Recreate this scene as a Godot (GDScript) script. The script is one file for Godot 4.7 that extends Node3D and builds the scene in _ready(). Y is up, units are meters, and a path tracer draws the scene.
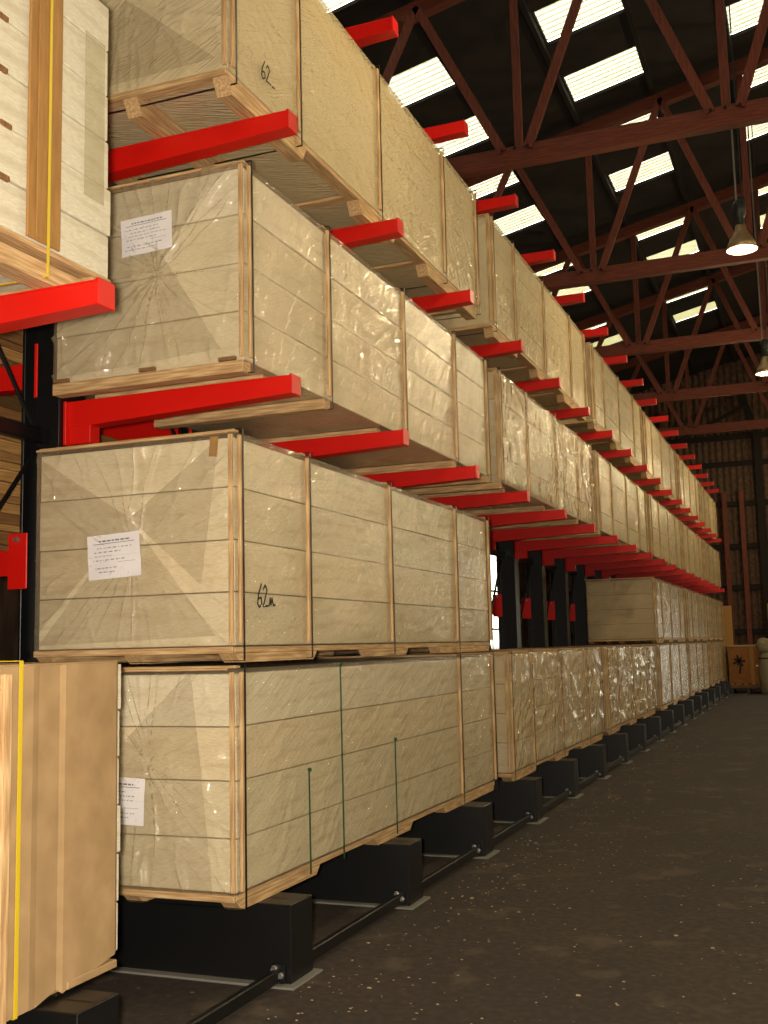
extends Node3D
# A warehouse aisle beside a long red and black cantilever rack loaded with film-wrapped board bundles.

# ---------------------------------------------------------------- layout
const RACK_Z := 4.97          # first upright, metres in front of the camera
const STEP := 1.625           # distance between uprights
const BUNDLE_Z := 4.65        # front of the first bundle
const BUNDLE_STEP := 4.875
const BUNDLE_X := -3.21       # middle of the bundles
const BW := 1.18
const BH := 1.045
const BL := 4.4
const ROW_B := 2.994
const ROW_C := 4.43
const ROW_D := 5.869
const BASE_TOP := 0.375
const RIDGE_X := 3.08
const ROOF_SLOPE := 0.225
const LEFT_X := -8.2
const RIGHT_X := 14.4
const BACK_Z := -36.0
const FRONT_Z := 12.0
const TRUSS_Z := 12.47
const TRUSS_STEP := 4.81

var M := {}
var used := {}
var rng := RandomNumberGenerator.new()
var shared := {}

# ---------------------------------------------------------------- naming helpers
func numbered(called: String) -> String:
	var n: int = used.get(called, -1) + 1
	used[called] = n
	return called if n == 0 else "%s_%03d" % [called, n]

func thing(called: String, label: String, category: String, at: Vector3, group := "") -> Node3D:
	var o := Node3D.new()
	o.name = numbered(called)
	add_child(o)
	o.position = at
	tag(o, label, category, group)
	return o

func tag(o: Node, label: String, category: String, group := "") -> void:
	o.set_meta("label", label)
	o.set_meta("category", category)
	if group != "":
		o.set_meta("group", group)

func part(called: String, mesh: Mesh, mat: Material, parent: Node, at := Vector3.ZERO, turn := Vector3.ZERO) -> MeshInstance3D:
	var o := MeshInstance3D.new()
	o.name = called
	o.mesh = mesh
	o.material_override = mat
	o.position = at
	o.rotation = turn
	parent.add_child(o, true)
	return o

func structure(called: String, mesh: Mesh, mat: Material, at := Vector3.ZERO) -> MeshInstance3D:
	var o := part(called, mesh, mat, self, at)
	o.set_meta("kind", "structure")
	return o

# ---------------------------------------------------------------- mesh helpers
func new_st() -> SurfaceTool:
	var st := SurfaceTool.new()
	st.begin(Mesh.PRIMITIVE_TRIANGLES)
	st.set_smooth_group(-1)
	return st

func done(st: SurfaceTool) -> ArrayMesh:
	st.generate_normals()
	return st.commit()

func tri(st: SurfaceTool, a: Vector3, b: Vector3, c: Vector3, out: Vector3) -> void:
	# clockwise seen from the side that `out` points to
	if (b - a).cross(c - a).dot(out) > 0.0:
		var t := b
		b = c
		c = t
	st.add_vertex(a)
	st.add_vertex(b)
	st.add_vertex(c)

func quad(st: SurfaceTool, a: Vector3, b: Vector3, c: Vector3, d: Vector3, out: Vector3) -> void:
	tri(st, a, b, c, out)
	tri(st, a, c, d, out)

func hexa(st: SurfaceTool, p: Array, xf := Transform3D.IDENTITY) -> void:
	# eight corners, index bits x y z
	var v := []
	var mid := Vector3.ZERO
	for q in p:
		v.append(xf * (q as Vector3))
		mid += v[-1]
	mid /= 8.0
	for f in [[0, 1, 3, 2], [4, 5, 7, 6], [0, 1, 5, 4], [2, 3, 7, 6], [0, 2, 6, 4], [1, 3, 7, 5]]:
		var c: Vector3 = (v[f[0]] + v[f[1]] + v[f[2]] + v[f[3]]) / 4.0
		quad(st, v[f[0]], v[f[1]], v[f[2]], v[f[3]], c - mid)

func add_box(st: SurfaceTool, c: Vector3, s: Vector3, xf := Transform3D.IDENTITY) -> void:
	var p := []
	for i in 8:
		p.append(c + Vector3((0.5 if i & 1 else -0.5) * s.x, (0.5 if i & 2 else -0.5) * s.y, (0.5 if i & 4 else -0.5) * s.z))
	hexa(st, p, xf)

func bevel_box(st: SurfaceTool, c: Vector3, s: Vector3, b := 0.004, xf := Transform3D.IDENTITY) -> void:
	var h := s * 0.5
	b = minf(b, minf(h.x, minf(h.y, h.z)) * 0.6)
	var q := func(x: float, y: float, z: float, ax: int) -> Vector3:
		var w := Vector3(x * (h.x - (0.0 if ax == 0 else b)), y * (h.y - (0.0 if ax == 1 else b)), z * (h.z - (0.0 if ax == 2 else b)))
		return xf * (c + w)
	var bs := xf.basis
	for sg in [-1.0, 1.0]:
		quad(st, q.call(sg, -1, -1, 0), q.call(sg, 1, -1, 0), q.call(sg, 1, 1, 0), q.call(sg, -1, 1, 0), bs * Vector3(sg, 0, 0))
		quad(st, q.call(-1, sg, -1, 1), q.call(1, sg, -1, 1), q.call(1, sg, 1, 1), q.call(-1, sg, 1, 1), bs * Vector3(0, sg, 0))
		quad(st, q.call(-1, -1, sg, 2), q.call(1, -1, sg, 2), q.call(1, 1, sg, 2), q.call(-1, 1, sg, 2), bs * Vector3(0, 0, sg))
		for sh in [-1.0, 1.0]:
			quad(st, q.call(sg, sh, -1, 0), q.call(sg, sh, 1, 0), q.call(sg, sh, 1, 1), q.call(sg, sh, -1, 1), bs * Vector3(sg, sh, 0))
			quad(st, q.call(sg, -1, sh, 0), q.call(sg, 1, sh, 0), q.call(sg, 1, sh, 2), q.call(sg, -1, sh, 2), bs * Vector3(sg, 0, sh))
			quad(st, q.call(-1, sg, sh, 1), q.call(1, sg, sh, 1), q.call(1, sg, sh, 2), q.call(-1, sg, sh, 2), bs * Vector3(0, sg, sh))
			for si in [-1.0, 1.0]:
				tri(st, q.call(sg, sh, si, 0), q.call(sg, sh, si, 1), q.call(sg, sh, si, 2), bs * Vector3(sg, sh, si))

func box_mesh(s: Vector3, b := 0.004, c := Vector3.ZERO) -> ArrayMesh:
	var key := "box %s %s %s" % [s, b, c]
	if not shared.has(key):
		var st := new_st()
		if b > 0.0:
			bevel_box(st, c, s, b)
		else:
			add_box(st, c, s)
		shared[key] = done(st)
	return shared[key]

func bar(st: SurfaceTool, a: Vector3, b: Vector3, w: float, h: float, side := Vector3(0, 0, 1)) -> void:
	# a squared timber from a to b; w along `side`, h across
	var d := (b - a).normalized()
	var up := side.cross(d).normalized()
	var sd := d.cross(up).normalized()
	add_box(st, Vector3.ZERO, Vector3((b - a).length(), h, w), Transform3D(Basis(d, up, sd), (a + b) / 2.0))

func tube(st: SurfaceTool, pts: Array, rad: float, n := 8) -> void:
	var rings := []
	for i in pts.size():
		var p: Vector3 = pts[i]
		var d: Vector3 = ((pts[mini(i + 1, pts.size() - 1)] as Vector3) - (pts[maxi(i - 1, 0)] as Vector3)).normalized()
		var s := d.cross(Vector3(0.31, 0.9, 0.2)).normalized()
		var t := d.cross(s).normalized()
		var ring := []
		for k in n:
			var a := TAU * k / n
			ring.append(p + (s * cos(a) + t * sin(a)) * rad)
		rings.append(ring)
	for i in pts.size() - 1:
		for k in n:
			var l := (k + 1) % n
			var mid: Vector3 = ((pts[i] as Vector3) + (pts[i + 1] as Vector3)) / 2.0
			var c: Vector3 = (rings[i][k] + rings[i][l] + rings[i + 1][k] + rings[i + 1][l]) / 4.0
			quad(st, rings[i][k], rings[i][l], rings[i + 1][l], rings[i + 1][k], c - mid)
	for e in [0, pts.size() - 1]:
		var o: Vector3 = (pts[e] as Vector3) - (pts[1 if e == 0 else e - 1] as Vector3)
		for k in range(1, n - 1):
			tri(st, rings[e][0], rings[e][k], rings[e][k + 1], o)

func lathe(profile: Array, n := 32, smooth := true) -> ArrayMesh:
	# profile of (radius, height), outside to the right of the way it runs up
	var st := SurfaceTool.new()
	st.begin(Mesh.PRIMITIVE_TRIANGLES)
	st.set_smooth_group(0 if smooth else -1)
	for i in profile.size() - 1:
		var a: Vector2 = profile[i]
		var b: Vector2 = profile[i + 1]
		var o2 := Vector2((b - a).y, -(b - a).x)
		for k in n:
			var t0 := TAU * k / n
			var t1 := TAU * (k + 1) / n
			var e0 := Vector3(cos(t0), 0, sin(t0))
			var e1 := Vector3(cos(t1), 0, sin(t1))
			var out := (e0 + e1) * 0.5 * o2.x + Vector3(0, o2.y, 0)
			var p := [e0 * a.x + Vector3(0, a.y, 0), e1 * a.x + Vector3(0, a.y, 0), e1 * b.x + Vector3(0, b.y, 0), e0 * b.x + Vector3(0, b.y, 0)]
			if a.x < 1e-5:
				tri(st, p[0], p[2], p[3], out)
			elif b.x < 1e-5:
				tri(st, p[0], p[1], p[2], out)
			else:
				quad(st, p[0], p[1], p[2], p[3], out)
	st.generate_normals()
	return st.commit()

# ---------------------------------------------------------------- materials
func noise(sd: int, freq: float, oct := 4, type := FastNoiseLite.TYPE_SIMPLEX_SMOOTH) -> FastNoiseLite:
	var n := FastNoiseLite.new()
	n.seed = sd
	n.noise_type = type
	n.frequency = freq
	n.fractal_octaves = oct
	n.fractal_type = FastNoiseLite.FRACTAL_FBM if oct > 1 else FastNoiseLite.FRACTAL_NONE
	return n

func two_tone(sd: int, freq: float, a: Color, b: Color, size := 256, oct := 4, contrast := 1.3) -> ImageTexture:
	var g := noise(sd, freq, oct).get_seamless_image(size, size)
	var im := Image.create_empty(size, size, true, Image.FORMAT_RGB8)
	for y in size:
		for x in size:
			var t := clampf((g.get_pixel(x, y).r - 0.5) * contrast + 0.5, 0, 1)
			im.set_pixel(x, y, a.lerp(b, t))
	im.generate_mipmaps()
	return ImageTexture.create_from_image(im)

func plain(c: Color, rough := 0.7, metal := 0.0) -> StandardMaterial3D:
	var m := StandardMaterial3D.new()
	m.albedo_color = c
	m.roughness = rough
	m.metallic = metal
	return m

func textured(t: Texture2D, scale: Vector3, rough := 0.75, tint := Color.WHITE, world := false) -> StandardMaterial3D:
	var m := plain(tint, rough)
	m.albedo_texture = t
	m.uv1_triplanar = true
	m.uv1_world_triplanar = world
	m.uv1_scale = scale
	m.uv1_triplanar_sharpness = 4.0
	return m

func film_material(c: Color, alpha: float, rough: float, wr: Texture2D, strength: float, scale: float) -> StandardMaterial3D:
	var m := plain(Color(c.r, c.g, c.b, alpha), rough)
	m.transparency = BaseMaterial3D.TRANSPARENCY_ALPHA
	m.cull_mode = BaseMaterial3D.CULL_DISABLED
	m.metallic_specular = 0.5
	m.normal_enabled = true
	m.normal_texture = wr
	m.normal_scale = strength
	m.uv1_triplanar = true
	m.uv1_scale = Vector3(scale, scale, scale)
	return m

func wrinkle_texture() -> ImageTexture:
	# fine creases of a stretched plastic sheet, mostly running aslant
	var size := 512
	var n1 := noise(11, 1.0, 2)
	var n2 := noise(12, 1.0, 3)
	var im := Image.create_empty(size, size, true, Image.FORMAT_RGB8)
	for y in size:
		for x in size:
			var u := float(x) / size
			var v := float(y) / size
			# seamless: noise on a torus of two circles
			var cu := Vector2(cos(u * TAU), sin(u * TAU))
			var warp := n1.get_noise_3d(cu.x * 0.8, cu.y * 0.8, sin(v * TAU) * 0.8)
			var s := fposmod(u + 2.0 * v, 1.0) * TAU
			var w := fposmod(v * 1.0, 1.0) * TAU
			var r := n2.get_noise_3d(cos(s) * 3.2 + warp, sin(s) * 3.2, cos(w) * 0.7)
			var h := pow(1.0 - absf(r), 7.0) * 0.7 + 0.3 * (n2.get_noise_3d(cos(s) * 7.0, sin(s) * 7.0, sin(w) * 1.2) * 0.5 + 0.5)
			im.set_pixel(x, y, Color(h, h, h))
	im.bump_map_to_normal_map(7.0)
	im.generate_mipmaps()
	return ImageTexture.create_from_image(im)

func floor_texture() -> ImageTexture:
	var size := 1024
	var big := noise(31, 0.004, 4).get_seamless_image(size, size)
	var fine := noise(32, 0.09, 3).get_seamless_image(size, size)
	var dust := noise(33, 0.012, 5).get_seamless_image(size, size)
	var im := Image.create_empty(size, size, true, Image.FORMAT_RGB8)
	var dark := Color(0.148, 0.115, 0.086)
	var mid := Color(0.245, 0.195, 0.146)
	var pale := Color(0.40, 0.35, 0.275)
	for y in size:
		for x in size:
			var f := fine.get_pixel(x, y).r
			var b := big.get_pixel(x, y).r
			var d := dust.get_pixel(x, y).r
			var c := dark.lerp(mid, clampf(b * 0.55 + (f - 0.5) * 1.3 + 0.15, 0, 1))
			c = c.lerp(pale, clampf((d - 0.62) * 2.4, 0, 0.45))
			im.set_pixel(x, y, c)
	rng.seed = 5
	for k in 900:
		var s := 1 if rng.randf() < 0.75 else 2
		var g := rng.randf_range(0.38, 0.62)
		im.fill_rect(Rect2i(rng.randi_range(0, size - 4), rng.randi_range(0, size - 4), s + int(rng.randf() * 2.0), s), Color(g, g * 0.92, g * 0.75))
	im.generate_mipmaps()
	return ImageTexture.create_from_image(im)

func board_texture() -> ImageTexture:
	# edges of stacked boards: thin level lines, slightly uneven in tone
	var size := 256
	var rows := noise(41, 0.18, 3).get_seamless_image(size, size)
	var blot := noise(42, 0.015, 4).get_seamless_image(size, size)
	var im := Image.create_empty(size, size, true, Image.FORMAT_RGB8)
	for y in size:
		for x in size:
			var l := rows.get_pixel(x, y).r
			var b := blot.get_pixel(x, y).r
			var c := Color(0.80, 0.75, 0.635).lerp(Color(0.90, 0.865, 0.76), clampf((l - 0.5) * 1.2 + 0.5, 0, 1))
			c = c.lerp(Color(0.74, 0.68, 0.55), clampf((b - 0.55) * 1.6, 0, 0.5))
			im.set_pixel(x, y, c)
	im.generate_mipmaps()
	return ImageTexture.create_from_image(im)

func paper_texture(sd: int) -> ImageTexture:
	# a printed packing sheet: a ruled heading and lines of small type
	var im := Image.create_empty(192, 144, true, Image.FORMAT_RGB8)
	im.fill(Color(0.88, 0.86, 0.87))
	rng.seed = sd
	var ink := Color(0.45, 0.45, 0.50)
	var x := 42
	while x < 150:
		var w := rng.randi_range(6, 18)
		im.fill_rect(Rect2i(x, 18, w, 5), ink)
		x += w + 4
	im.fill_rect(Rect2i(20, 28, 152, 2), ink)
	for row in 7:
		if row == 4:
			continue
		x = rng.randi_range(14, 40)
		var stop := rng.randi_range(70, 172)
		while x < stop:
			var w := rng.randi_range(3, 13)
			im.fill_rect(Rect2i(x, 42 + row * 13, w, 3), ink.lerp(Color(0.6, 0.6, 0.64), rng.randf() * 0.8))
			x += w + rng.randi_range(3, 8)
	im.fill_rect(Rect2i(110, 92, 60, 1), ink)
	im.fill_rect(Rect2i(0, 70, 192, 1), Color(0.78, 0.77, 0.78))
	im.generate_mipmaps()
	return ImageTexture.create_from_image(im)

func make_materials() -> void:
	var wood := two_tone(1, 0.03, Color(0.63, 0.49, 0.32), Color(0.83, 0.70, 0.52), 256, 5, 1.4)
	M.wood_x = textured(wood, Vector3(0.5, 7.0, 7.0), 0.7)
	M.wood_y = textured(wood, Vector3(7.0, 0.5, 7.0), 0.7)
	M.wood_z = textured(wood, Vector3(7.0, 7.0, 0.5), 0.7)
	var old := two_tone(2, 0.03, Color(0.37, 0.25, 0.14), Color(0.60, 0.44, 0.27), 256, 5, 1.5)
	M.old_z = textured(old, Vector3(7.0, 7.0, 0.5), 0.8)
	M.old_x = textured(old, Vector3(0.5, 7.0, 7.0), 0.8)
	for k in 3:
		M["ply_%d" % k] = textured(wood, Vector3(3.0, 12.0, 0.6), 0.75, [Color(0.78, 0.70, 0.58), Color(0.68, 0.58, 0.46), Color(0.9, 0.83, 0.68)][k])
	var boards := board_texture()
	for k in 3:
		M["board_%d" % k] = textured(boards, Vector3(0.45, 3.4, 0.45), 0.8, [Color(1, 1, 1), Color(0.96, 0.945, 0.91), Color(0.985, 0.96, 0.915)][k])
	M.white_board = textured(boards, Vector3(0.45, 3.0, 0.45), 0.8, Color(0.95, 0.965, 1.0))
	var kraft := two_tone(3, 0.02, Color(0.60, 0.485, 0.335), Color(0.69, 0.57, 0.41), 256, 5, 1.2)
	M.card = textured(kraft, Vector3(0.9, 0.9, 0.9), 0.8, Color(0.96, 0.96, 0.96))
	M.kraft = textured(kraft, Vector3(4.0, 0.8, 4.0), 0.7, Color(0.93, 0.83, 0.62))
	M.brown_card = textured(kraft, Vector3(1, 1, 1), 0.8, Color(0.83, 0.66, 0.47))
	var wr := wrinkle_texture()
	M.film = film_material(Color(0.84, 0.78, 0.66), 0.12, 0.09, wr, 0.28, 0.7)
	M.film_fold = film_material(Color(0.66, 0.59, 0.47), 0.14, 0.10, wr, 0.35, 0.7)
	M.film_milky = film_material(Color(0.86, 0.79, 0.63), 0.45, 0.17, wr, 0.45, 0.6)
	M.film_milky.metallic_specular = 0.3
	M.film_loose = film_material(Color(0.80, 0.71, 0.56), 0.32, 0.11, wr, 0.3, 0.8)
	M.film_loose.metallic_specular = 0.48
	M.red = plain(Color(0.80, 0.075, 0.04), 0.42)
	M.red.metallic_specular = 0.45
	M.black = plain(Color(0.045, 0.045, 0.048), 0.42)
	M.steel = plain(Color(0.5, 0.49, 0.47), 0.45, 0.6)
	M.plate = plain(Color(0.45, 0.44, 0.41), 0.7)
	M.strap = plain(Color(0.03, 0.03, 0.035), 0.4)
	M.green = plain(Color(0.06, 0.25, 0.14), 0.5)
	M.yellow = plain(Color(0.78, 0.68, 0.14), 0.5)
	M.ink = plain(Color(0.06, 0.06, 0.07), 0.7)
	M.tape = plain(Color(0.70, 0.65, 0.48, 0.20), 0.45)
	M.tape.transparency = BaseMaterial3D.TRANSPARENCY_ALPHA
	var timber := two_tone(4, 0.03, Color(0.31, 0.13, 0.075), Color(0.455, 0.205, 0.115), 256, 5, 1.2)
	M.timber_x = textured(timber, Vector3(0.35, 4.0, 4.0), 0.75)
	M.timber_y = textured(timber, Vector3(4.0, 0.35, 4.0), 0.75)
	M.timber_z = textured(timber, Vector3(4.0, 4.0, 0.35), 0.75)
	M.roof = textured(two_tone(5, 0.02, Color(0.085, 0.065, 0.055), Color(0.14, 0.105, 0.085)), Vector3(0.4, 0.4, 0.4), 0.9)
	M.sheet = textured(two_tone(6, 0.02, Color(0.23, 0.165, 0.125), Color(0.36, 0.26, 0.19), 256, 5, 1.5), Vector3(1.2, 0.25, 1.2), 0.8)
	M.girt = plain(Color(0.10, 0.075, 0.06), 0.95)
	M.floor = textured(floor_texture(), Vector3(0.16, 0.16, 0.16), 0.9, Color.WHITE, true)
	M.lamp_shade = plain(Color(0.66, 0.56, 0.42), 0.32, 0.6)
	M.lamp_dark = plain(Color(0.09, 0.12, 0.10), 0.5)
	M.lamp_glow = plain(Color(1, 1, 1), 0.5)
	M.lamp_glow.emission_enabled = true
	M.lamp_glow.emission = Color(1.0, 0.95, 0.82)
	M.lamp_glow.emission_energy_multiplier = 6.0
	M.skylight = plain(Color(0.80, 0.79, 0.64, 0.56), 0.5)
	M.skylight.transparency = BaseMaterial3D.TRANSPARENCY_ALPHA
	M.skylight.cull_mode = BaseMaterial3D.CULL_DISABLED
	M.glass = plain(Color(0.9, 0.92, 0.9, 0.12), 0.05)
	M.glass.transparency = BaseMaterial3D.TRANSPARENCY_ALPHA
	M.dark_green = plain(Color(0.05, 0.12, 0.10), 0.5)
	M.grey_cloth = plain(Color(0.50, 0.46, 0.38), 0.85)
	for k in 3:
		var p := plain(Color.WHITE, 0.75)
		p.albedo_texture = paper_texture(60 + k)
		M["paper_%d" % k] = p
	M.chip = plain(Color(0.62, 0.56, 0.45), 0.9)

# ---------------------------------------------------------------- camera, sky and light
func stage() -> void:
	var cam := Camera3D.new()
	cam.name = "camera"
	var yaw := 0.375287
	var pitch := 0.121952
	var roll := -0.023032
	var fwd := Vector3(-sin(yaw) * cos(pitch), sin(pitch), -cos(yaw) * cos(pitch))
	var r0 := Vector3(cos(yaw), 0, -sin(yaw))
	var u0 := r0.cross(fwd)
	var rt := r0 * cos(roll) + u0 * sin(roll)
	var up := rt.cross(fwd)
	add_child(cam)
	cam.transform = Transform3D(Basis(rt, up, -fwd), Vector3(0, 1.6, 0))
	cam.fov = rad_to_deg(2.0 * atan(512.0 / 1088.77))
	cam.near = 0.05
	cam.far = 300.0
	cam.current = true

	var env := Environment.new()
	env.background_mode = Environment.BG_SKY
	var sky := Sky.new()
	var sm := ProceduralSkyMaterial.new()
	sm.sky_top_color = Color(1.0, 0.985, 0.90)
	sm.sky_horizon_color = Color(1.0, 0.985, 0.90)
	sm.ground_bottom_color = Color(0.4, 0.38, 0.34)
	sm.ground_horizon_color = Color(0.5, 0.48, 0.43)
	sm.sky_energy_multiplier = 2.35
	sky.sky_material = sm
	env.sky = sky
	env.tonemap_mode = Environment.TONE_MAPPER_LINEAR
	env.tonemap_exposure = 1.0
	env.sdfgi_enabled = true
	env.ssao_enabled = true
	env.ssil_enabled = true
	var we := WorldEnvironment.new()
	we.name = "surroundings"
	we.environment = env
	add_child(we)

	# the photographer's flash, on the camera body beside the lens
	var flash := OmniLight3D.new()
	flash.name = "camera_flash"
	flash.light_color = Color(1.0, 0.945, 0.86)
	flash.light_energy = 33.0
	flash.light_size = 0.055
	flash.omni_range = 60.0
	flash.omni_attenuation = 2.0
	flash.shadow_enabled = true
	add_child(flash)
	flash.position = Vector3(0, 1.6, 0) - rt * 0.09 + up * 0.03 + fwd * 0.02

# ---------------------------------------------------------------- building
func roof_y(x: float) -> float:
	return 9.93 + 0.225 * (4.26 + RIDGE_X) - absf(x - RIDGE_X) * ROOF_SLOPE

func skylight_columns() -> Array:
	return [[-5.62, -4.50], [-3.09, -1.98], [-0.66, 0.45], [1.0, 1.0]]

func skylight_rows() -> Array:
	return [[4.6, 5.5], [6.5, 7.4], [9.2, 10.1], [11.15, 12.05], [13.87, 14.77], [15.76, 16.66], [17.66, 18.56], [19.62, 20.53], [22.46, 23.36], [24.4, 25.32], [27.3, 28.2], [29.25, 30.1]]

func slope_slab(st: SurfaceTool, x0: float, x1: float, z0: float, z1: float, y_off: float, t: float) -> void:
	var p := []
	for i in 8:
		var x := x1 if i & 1 else x0
		p.append(Vector3(x, roof_y(x) + y_off + (t if i & 2 else 0.0), -(z1 if i & 4 else z0)))
	hexa(st, p)

func wave_sheet(l: float, w: float, pitch: float, amp: float, seg := 8) -> ArrayMesh:
	# corrugated sheet: ribs run along x over l, waves along z over w, with a thickness of 3 mm
	var st := SurfaceTool.new()
	st.begin(Mesh.PRIMITIVE_TRIANGLES)
	var n := int(round(w / pitch)) * seg
	for side in [0.0, -0.003]:
		st.set_smooth_group(0 if side == 0.0 else 1)
		for k in n:
			var z0 := -w / 2 + w * k / n
			var z1 := -w / 2 + w * (k + 1) / n
			var y0: float = amp * sin(TAU * z0 / pitch) + side
			var y1: float = amp * sin(TAU * z1 / pitch) + side
			quad(st, Vector3(-l / 2, y0, z0), Vector3(l / 2, y0, z0), Vector3(l / 2, y1, z1), Vector3(-l / 2, y1, z1), Vector3(0, 1 if side == 0.0 else -1, 0))
	st.generate_normals()
	return st.commit()

func building() -> void:
	var w := RIGHT_X - LEFT_X
	var d := FRONT_Z - BACK_Z
	var mid := Vector3((LEFT_X + RIGHT_X) / 2, 0, (FRONT_Z + BACK_Z) / 2)
	structure("floor", box_mesh(Vector3(w + 1.0, 0.2, d + 1.0), 0.0), M.floor, mid + Vector3(0, -0.1, 0))
	# roof sheets with openings for the skylights
	var cols := skylight_columns().slice(0, 3)
	var rows := skylight_rows()
	var st := new_st()
	for side in [0, 1]:
		var xs := []
		for c in cols:
			xs.append(c if side == 0 else [2 * RIDGE_X - c[1], 2 * RIDGE_X - c[0]])
		if side == 1:
			xs.reverse()
		var x := LEFT_X - 0.4 if side == 0 else RIDGE_X
		for c in xs:
			slope_slab(st, x, c[0], -FRONT_Z - 0.5, -BACK_Z + 0.5, 0.0, 0.05)
			var z := -FRONT_Z - 0.5
			for r in rows:
				slope_slab(st, c[0], c[1], z, r[0], 0.0, 0.05)
				z = r[1]
			slope_slab(st, c[0], c[1], z, -BACK_Z + 0.5, 0.0, 0.05)
			x = c[1]
		slope_slab(st, x, RIDGE_X if side == 0 else RIGHT_X + 0.4, -FRONT_Z - 0.5, -BACK_Z + 0.5, 0.0, 0.05)
	var ceiling := structure("ceiling", done(st), M.roof)
	# purlins along the building
	var px := LEFT_X + 0.15
	while px < RIGHT_X:
		part("purlin", box_mesh(Vector3(0.07, 0.10, d), 0.0), M.girt, ceiling, Vector3(px, roof_y(px) - 0.045, mid.z))
		px += 1.225
	# skylights
	var n := 1
	for side in [0, 1]:
		for c in cols:
			for r in rows:
				var x0: float = c[0] if side == 0 else 2 * RIDGE_X - c[1]
				var x1: float = c[1] if side == 0 else 2 * RIDGE_X - c[0]
				var ang := atan(ROOF_SLOPE) * (1.0 if side == 0 else -1.0)
				var wn := structure("window_%d" % n, wave_sheet((x1 - x0 + 0.1) / cos(ang), r[1] - r[0] + 0.08, 0.125, 0.029), M.skylight, Vector3((x0 + x1) / 2, roof_y((x0 + x1) / 2) + 0.085, -(r[0] + r[1]) / 2))
				wn.rotation.z = ang
				wn.set_meta("label", "translucent corrugated rooflight panel letting in daylight")
				n += 1
	# end wall of corrugated sheet with girts and posts
	# (an unseen window is added right of the frame for glints on the film)
	var dx := [1.2, 3.8]
	var dy := [0.5, 3.4]
	var back := structure("wall_back", box_mesh(Vector3(dx[0] - LEFT_X + 0.4, 11.6, 0.2), 0.0), M.sheet, Vector3((LEFT_X - 0.4 + dx[0]) / 2, 5.8, BACK_Z - 0.25))
	var back_x := back.position.x
	structure("wall_rear", box_mesh(Vector3(RIGHT_X + 0.4 - dx[1], 11.6, 0.2), 0.0), M.sheet, Vector3((RIGHT_X + 0.4 + dx[1]) / 2, 5.8, BACK_Z - 0.25))
	structure("trim_1", box_mesh(Vector3(dx[1] - dx[0], 11.6 - dy[1], 0.2), 0.0), M.sheet, Vector3((dx[0] + dx[1]) / 2, (11.6 + dy[1]) / 2, BACK_Z - 0.25))
	structure("trim_2", box_mesh(Vector3(dx[1] - dx[0], dy[0], 0.2), 0.0), M.sheet, Vector3((dx[0] + dx[1]) / 2, dy[0] / 2, BACK_Z - 0.25))
	var added_window := structure("window_%d" % n, box_mesh(Vector3(dx[1] - dx[0], dy[1] - dy[0], 0.01), 0.0), M.glass, Vector3((dx[0] + dx[1]) / 2, (dy[0] + dy[1]) / 2, BACK_Z - 0.25))  # unseen window, put in to brighten bundle sides and give the film glints
	for k in 2:
		part("glazing_bar", box_mesh(Vector3(0.05, dy[1] - dy[0], 0.05), 0.0), M.girt, added_window, Vector3(-0.3 + 0.6 * k, 0, 0))
	n += 1
	var ribs := part("corrugated_sheet", wave_sheet(11.6, dx[0] - LEFT_X, 0.2, 0.03, 6), M.sheet, back, Vector3((LEFT_X + dx[0]) / 2 - back_x, 0, 0.145))
	ribs.basis = Basis(Vector3(0, 1, 0), Vector3(0, 0, 1), Vector3(1, 0, 0))
	for y in [1.78, 3.16, 4.46, 5.8, 7.09, 7.95]:
		part("girt", box_mesh(Vector3(dx[0] - LEFT_X, 0.16, 0.10), 0.0), M.girt, back, Vector3((LEFT_X + dx[0]) / 2 - back_x, y - 5.8, 0.24))
	for x in [-6.3, -4.3, -2.52, -2.0, 0.6]:
		part("wall_post", box_mesh(Vector3(0.14, 9.0 if x < -3.0 or x > 0.0 else 6.2, 0.10), 0.0), M.timber_y, back, Vector3(x - back_x, (4.5 if x < -3.0 or x > 0.0 else 3.1) - 5.8, 0.34))
	part("wall_post", box_mesh(Vector3(0.22, 8.0, 0.18), 0.0), M.girt, back, Vector3(-1.42 - back_x, 4.0 - 5.8, 0.36))
	st = new_st()
	bar(st, Vector3(-1.42, 7.95, BACK_Z + 0.3), Vector3(-1.8, 9.3, BACK_Z + 0.3), 0.14, 0.2)
	bar(st, Vector3(-3.8, 7.9, BACK_Z + 0.45), Vector3(-1.6, 8.9, BACK_Z + 0.45), 0.08, 0.1)
	part("wall_brace", done(st), M.girt, back, Vector3(-back_x, -5.8, -BACK_Z + 0.25))
	# the other walls; the left one has a tall glazed opening
	st = new_st()
	var wy := roof_y(LEFT_X) + 0.02
	var oz := [-30.0, -27.2]
	var oy := [0.9, 4.1]
	add_box(st, Vector3(LEFT_X - 0.1, wy / 2, (FRONT_Z + oz[1]) / 2), Vector3(0.2, wy, FRONT_Z - oz[1]))
	add_box(st, Vector3(LEFT_X - 0.1, wy / 2, (BACK_Z + oz[0]) / 2), Vector3(0.2, wy, oz[0] - BACK_Z))
	add_box(st, Vector3(LEFT_X - 0.1, oy[0] / 2, (oz[0] + oz[1]) / 2), Vector3(0.2, oy[0], oz[1] - oz[0]))
	add_box(st, Vector3(LEFT_X - 0.1, (wy + oy[1]) / 2, (oz[0] + oz[1]) / 2), Vector3(0.2, wy - oy[1], oz[1] - oz[0]))
	structure("wall_left", done(st), M.sheet)
	var win := structure("window_%d" % n, box_mesh(Vector3(0.01, oy[1] - oy[0], oz[1] - oz[0]), 0.0), M.glass, Vector3(LEFT_X - 0.1, (oy[0] + oy[1]) / 2, (oz[0] + oz[1]) / 2))
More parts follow.
